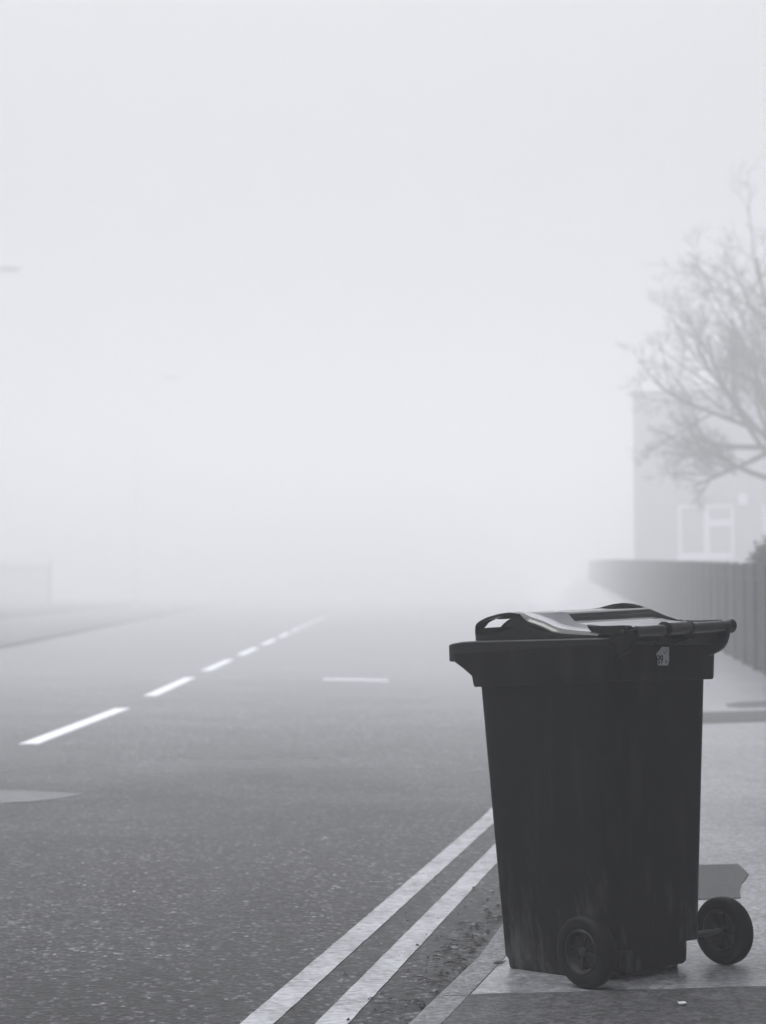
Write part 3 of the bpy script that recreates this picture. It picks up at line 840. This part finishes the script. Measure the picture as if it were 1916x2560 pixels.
# ------------------------------------------------------------------ bare tree and shrub
def grow_tree(base, rng):
    trunk = MB(); crown = MB()
    def limb(mb_, p, d, L, r, depth, droop, n=7):
        pts = [p.copy()]; rads = [r]; dd = d.normalized()
        seg = max(3, int(L / 0.16))
        wv = Vector((rng.uniform(-1, 1), rng.uniform(-1, 1), rng.uniform(-1, 1))) * 0.1
        for i in range(seg):
            if i % 3 == 0: wv = Vector((rng.uniform(-1, 1), rng.uniform(-1, 1), rng.uniform(-0.8, 1))) * (0.13 if depth < 3 else 0.18)
            dd = (dd + wv * 0.8 + Vector((0, 0, droop))).normalized()
            pts.append(pts[-1] + dd * (L / seg)); rads.append(r * (1 - 0.62 * (i + 1) / seg))
        mb_.tube(pts, rads, 7 if depth < 2 else (5 if depth < 3 else 3))
        return pts, rads, dd
    def branch(p, d, L, r, depth):
        up = 0.05 if d.z > 0.1 else (0.02 if d.z > -0.15 else -0.005)
        pts, rads, dd = limb(crown, p, d, L, r, depth, up)
        if depth >= 5 or r < 0.0026: return
        n = {1: 7, 2: 5, 3: 5, 4: 3}[depth]
        for k in range(n):
            t = (0.4 if depth == 1 else 0.25) + (0.6 if depth == 1 else 0.75) * (k + rng.random() * 0.8) / n
            i = min(len(pts) - 2, int(t * (len(pts) - 1)))
            base_d = (pts[i + 1] - pts[i]).normalized()
            ax = Vector((rng.uniform(-1, 1), rng.uniform(-1, 1), rng.uniform(-1, 1))).cross(base_d)
            if ax.length < 1e-3: continue
            ang_ = math.radians(rng.uniform(24, 60))
            nd = Matrix.Rotation(ang_, 3, ax.normalized()) @ base_d
            branch(pts[i], nd, L * rng.uniform(0.42, 0.68) * (1.1 - 0.35 * t), max(0.0030, rads[i] * rng.uniform(0.42, 0.62)), depth + 1)
    tp = [Vector((0, 0, -0.15)), Vector((0.02, 0, 0.5)), Vector((0.0, 0.03, 1.1)), Vector((-0.05, 0.02, 1.85)), Vector((-0.12, 0.0, 2.75))]
    trunk.tube(tp, [0.22, 0.17, 0.15, 0.145, 0.135], 12)
    fork = tp[-1] - Vector((0, 0, 0.1))
    dirs = [(-1.0, 0.0, -0.08), (-0.85, 0.1, -0.2), (-1.0, 0.1, 0.35), (-0.85, -0.4, 0.85), (-0.45, 0.35, 1.25), (0.0, -0.2, 1.4), (0.5, 0.3, 1.1), (0.95, -0.1, 0.6), (0.9, 0.5, 0.2), (-0.5, 0.8, 0.5), (0.2, -0.9, 0.6), (0.3, 0.9, 0.7), (-0.7, 0.3, 0.62), (-0.2, 0.1, 1.5), (-0.9, 0.25, 0.08)]
    for i, dv in enumerate(dirs):
        d = Vector(dv); L = rng.uniform(0.95, 1.1) * (1.6 + 0.95 * max(0, d.normalized().z) + 0.6 * min(0, d.z) + 0.12 * max(0, -d.normalized().x))
        st0 = fork + Vector((dv[0] * 0.05, dv[1] * 0.05, rng.uniform(-0.75, 0.06)))
        branch(st0, d, L, rng.uniform(0.042, 0.06), 1)
    return trunk, crown
TK = 1.75
TX, TY = 6.33 * TK, 27.2 * TK
tz = pave_z(TX, TY) - 0.02
tree = empty('bare_tree', (TX, TY, tz))
tree.scale = (TK, TK, TK)
tag(tree, 'leafless tree with twisting spreading branches behind the panel fence', 'tree')
rng = random.Random(21)
tr_, cr_ = grow_tree(Vector((0, 0, 0)), rng)
tr_.build('trunk', M['bark'], tree, smooth=60); cr_.build('crown', M['bark'], tree, smooth=60)

def shrub(x, y, r, hgt, label):
    z = pave_z(x, y) - 0.02
    o = empty('shrub', (x, y, z)); tag(o, label, 'shrub')
    rng2 = random.Random(5); f = MB(); s_ = MB()
    for k in range(14):
        a = rng2.uniform(0, 6.28); rr_ = rng2.uniform(0.1, 0.7) * r
        s_.tube([(0, 0, -0.05), (rr_ * 0.4 * math.cos(a), rr_ * 0.4 * math.sin(a), hgt * 0.45), (rr_ * math.cos(a), rr_ * math.sin(a), hgt * rng2.uniform(0.7, 0.98))], [0.016, 0.01, 0.004], 5)
    cl = [(rng2.uniform(-0.75, 0.75) * r, rng2.uniform(-0.75, 0.75) * r, hgt * rng2.uniform(0.3, 0.85), r * rng2.uniform(0.25, 0.42)) for _ in range(22)]
    for (cx2, cy2, cz2, cr2) in cl:
        for k in range(170):
            v = Vector((rng2.gauss(0, 1), rng2.gauss(0, 1), rng2.gauss(0, 1))).normalized() * cr2 * rng2.uniform(0.3, 1.0)
            p = Vector((cx2, cy2, cz2)) + v
            if p.z < 0.05: continue
            L = rng2.uniform(0.03, 0.06); a = Vector((rng2.uniform(-1, 1), rng2.uniform(-1, 1), rng2.uniform(-0.6, 1))).normalized()
            b = a.cross(Vector((rng2.uniform(-1, 1), rng2.uniform(-1, 1), rng2.uniform(-1, 1)))).normalized()
            f.add([p - a * L, p + b * L * 0.4, p + a * L, p - b * L * 0.4], [(0, 1, 2, 3)])
    s_.build('stem', M['bark'], o); f.build('foliage', M['leaf'], o)
shrub(5.78, 24.6, 0.75, 1.78, 'dense dark evergreen shrub showing over the fence at the right edge')

# ------------------------------------------------------------------ left side: railings and street lamps, deep in the fog
FY = 120.0
fx0, fx1 = -38.0, -22.4
fl = empty('palisade_fence', (fx0, FY, 0.1)); fl.scale = (1, 1, 1.24); tag(fl, 'pale steel palisade fence fading in the fog across the road', 'fence')
m_ = MB()
n_ = 48
for k in range(n_):
    x = (fx1 - fx0) * (k + 0.5) / n_; m_.box((x - 0.075, -0.02, 0.05), (x + 0.075, 0.0, 2.3 + 0.02 * math.sin(k * 2.1)))
m_.build('pales', M['steel'], fl)
for z in (0.45, 1.9):
    m_ = MB(); m_.box((0, 0.002, z), (fx1 - fx0, 0.05, z + 0.08)); m_.build('fence_rail', M['steel'], fl)
for k in range(6):
    m_ = MB(); x = (fx1 - fx0) * k / 5; m_.box((x - 0.07, 0.052, -0.2), (x + 0.07, 0.17, 2.45)); m_.build('fence_post', M['steel'], fl)

def street_lamp(x, y, label, src=None):
    if src: o = copy_tree(src); o.location = (x, y, 0.1)
    else:
        o = empty('street_lamp', (x, y, 0.1))
        m_ = MB(); m_.tube([(0, 0, -0.2), (0, 0, 1.6), (0, 0, 1.62), (0, 0, 13.75)], [0.12, 0.12, 0.085, 0.055], 14)
        m_.build('column', M['pale_column'], o, smooth=40)
        m_ = MB(); m_.tube([(0, 0, 13.65), (0.03, 0, 14.05), (0.25, 0, 14.35), (0.7, 0, 14.5), (1.55, 0, 14.6)], 0.04, 10)
        m_.build('arm', M['pale_column'], o, smooth=40)
        m_ = MB(); rows = []
        for t, wd, ht in ((0, 0.06, 0.05), (0.12, 0.13, 0.09), (0.4, 0.18, 0.12), (0.8, 0.17, 0.10), (1.0, 0.12, 0.07), (1.08, 0.04, 0.03)):
            rows.append([(1.5 + t, wd * math.cos(a), 14.62 + ht * math.sin(a) * (1.3 if math.sin(a) > 0 else 0.7)) for a in [2 * math.pi * k / 12 for k in range(12)]])
        m_.loft(rows); m_.build('lamp_head', M['lamp'], o, smooth=50)
        m_ = MB(); rows = []
        for t, wd in ((0.2, 0.1), (0.4, 0.15), (0.8, 0.14), (0.95, 0.09)):
            rows.append([(1.5 + t, wd * math.cos(a), 14.55 + 0.06 * math.sin(a)) for a in [2 * math.pi * k / 10 for k in range(10)]])
        m_.loft(rows); m_.build('lens', M['lens'], o, smooth=50)
    tag(o, label, 'street lamp', 'street lamps along the far side of the road')
    return o
l1 = street_lamp(-17.9, 75, 'nearer street lamp whose head reaches in at the left edge')
street_lamp(-15.75, 113.8, 'farther street lamp almost lost in the fog above the road', l1)

# ------------------------------------------------------------------ unseen brick houses added around the camera to shade bin and near fog
def shade_house(x0, y0, x1, y1, h, label, faces):
    o = empty('shade_house', ((x0 + x1) / 2, (y0 + y1) / 2, 0)); tag(o, label, 'house')
    hx, hy = (x1 - x0) / 2, (y1 - y0) / 2
    m_ = MB(); m_.box((-hx, -hy, -0.2), (hx, hy, h)); m_.build('wall', M['brick'], o)
    m_ = MB(); e = 0.35
    if hx < hy: P = [(-hx - e, -hy - e, h + 0.003), (hx + e, -hy - e, h + 0.003), (0, -hy - e, h + hx * 0.7), (-hx - e, hy + e, h + 0.003), (hx + e, hy + e, h + 0.003), (0, hy + e, h + hx * 0.7)]
    else: P = [(-hx - e, hy + e, h + 0.003), (-hx - e, -hy - e, h + 0.003), (-hx - e, 0, h + hy * 0.7), (hx + e, hy + e, h + 0.003), (hx + e, -hy - e, h + 0.003), (hx + e, 0, h + hy * 0.7)]
    m_.add(P, [(0, 1, 2), (3, 5, 4), (0, 2, 5, 3), (1, 4, 5, 2), (0, 3, 4, 1)]); m_.build('roof', M['slate'], o)
    for f in faces:
        L = hy if f in 'LR' else hx
        for k in range(int(L * 2 / 3.2)):
            c = -L + 1.8 + 3.2 * k
            for z in (1.0, 3.9, 6.4):
                if z + 1.3 > h: continue
                fr_ = MB(); pn = MB(); d0, d1 = (-hx - 0.03, -hx + 0.02) if f == 'L' else (hy - 0.02, hy + 0.03)
                for (a0, a1, b0, b1) in ((c - 0.55, c + 0.55, z, z + 0.08), (c - 0.55, c + 0.55, z + 1.2, z + 1.28), (c - 0.55, c - 0.47, z + 0.08, z + 1.2), (c + 0.47, c + 0.55, z + 0.08, z + 1.2)):
                    if f == 'L': fr_.box((d0, a0, b0), (d1, a1, b1))
                    else: fr_.box((a0, d0, b0), (a1, d1, b1))
                w_ = fr_.build('window', M['upvc'], o)
                if f == 'L': pn.box((-hx - 0.01, c - 0.47, z + 0.08), (-hx + 0.01, c + 0.47, z + 1.2))
                else: pn.box((c - 0.47, hy - 0.01, z + 0.08), (c + 0.47, hy + 0.01, z + 1.2))
                pn.build('pane', M['darkglass'], w_)
shade_house(2.8, -14, 12, 10.5, 13.0, 'unseen tall dark brick house added beside the pavement to shade the bin', 'L')
shade_house(-27, -14, -13, 36, 11.0, 'unseen dark brick terrace added opposite, left of the road, to block skylight', '')
shade_house(-12.8, -14.5, 2.6, -4, 13.0, 'unseen dark brick house added behind the viewer to block skylight', 'F')

# ------------------------------------------------------------------ fog
m = bpy.data.materials.new('haze'); m.use_nodes = True; t = m.node_tree; t.nodes.clear()
ov = t.nodes.new('ShaderNodeOutputMaterial'); pv = t.nodes.new('ShaderNodeVolumePrincipled')
pv.inputs['Color'].default_value = (0.985, 0.99, 1.0, 1); pv.inputs['Density'].default_value = FOG
pv.inputs['Anisotropy'].default_value = 0.2
t.links.new(pv.outputs[0], ov.inputs['Volume'])
mb = MB(); mb.box((-240, -45, -1.25), (240, 245, 17.5))
tag(mb.build('haze', m), 'even pale fog filling the whole street', 'fog', kind='stuff')
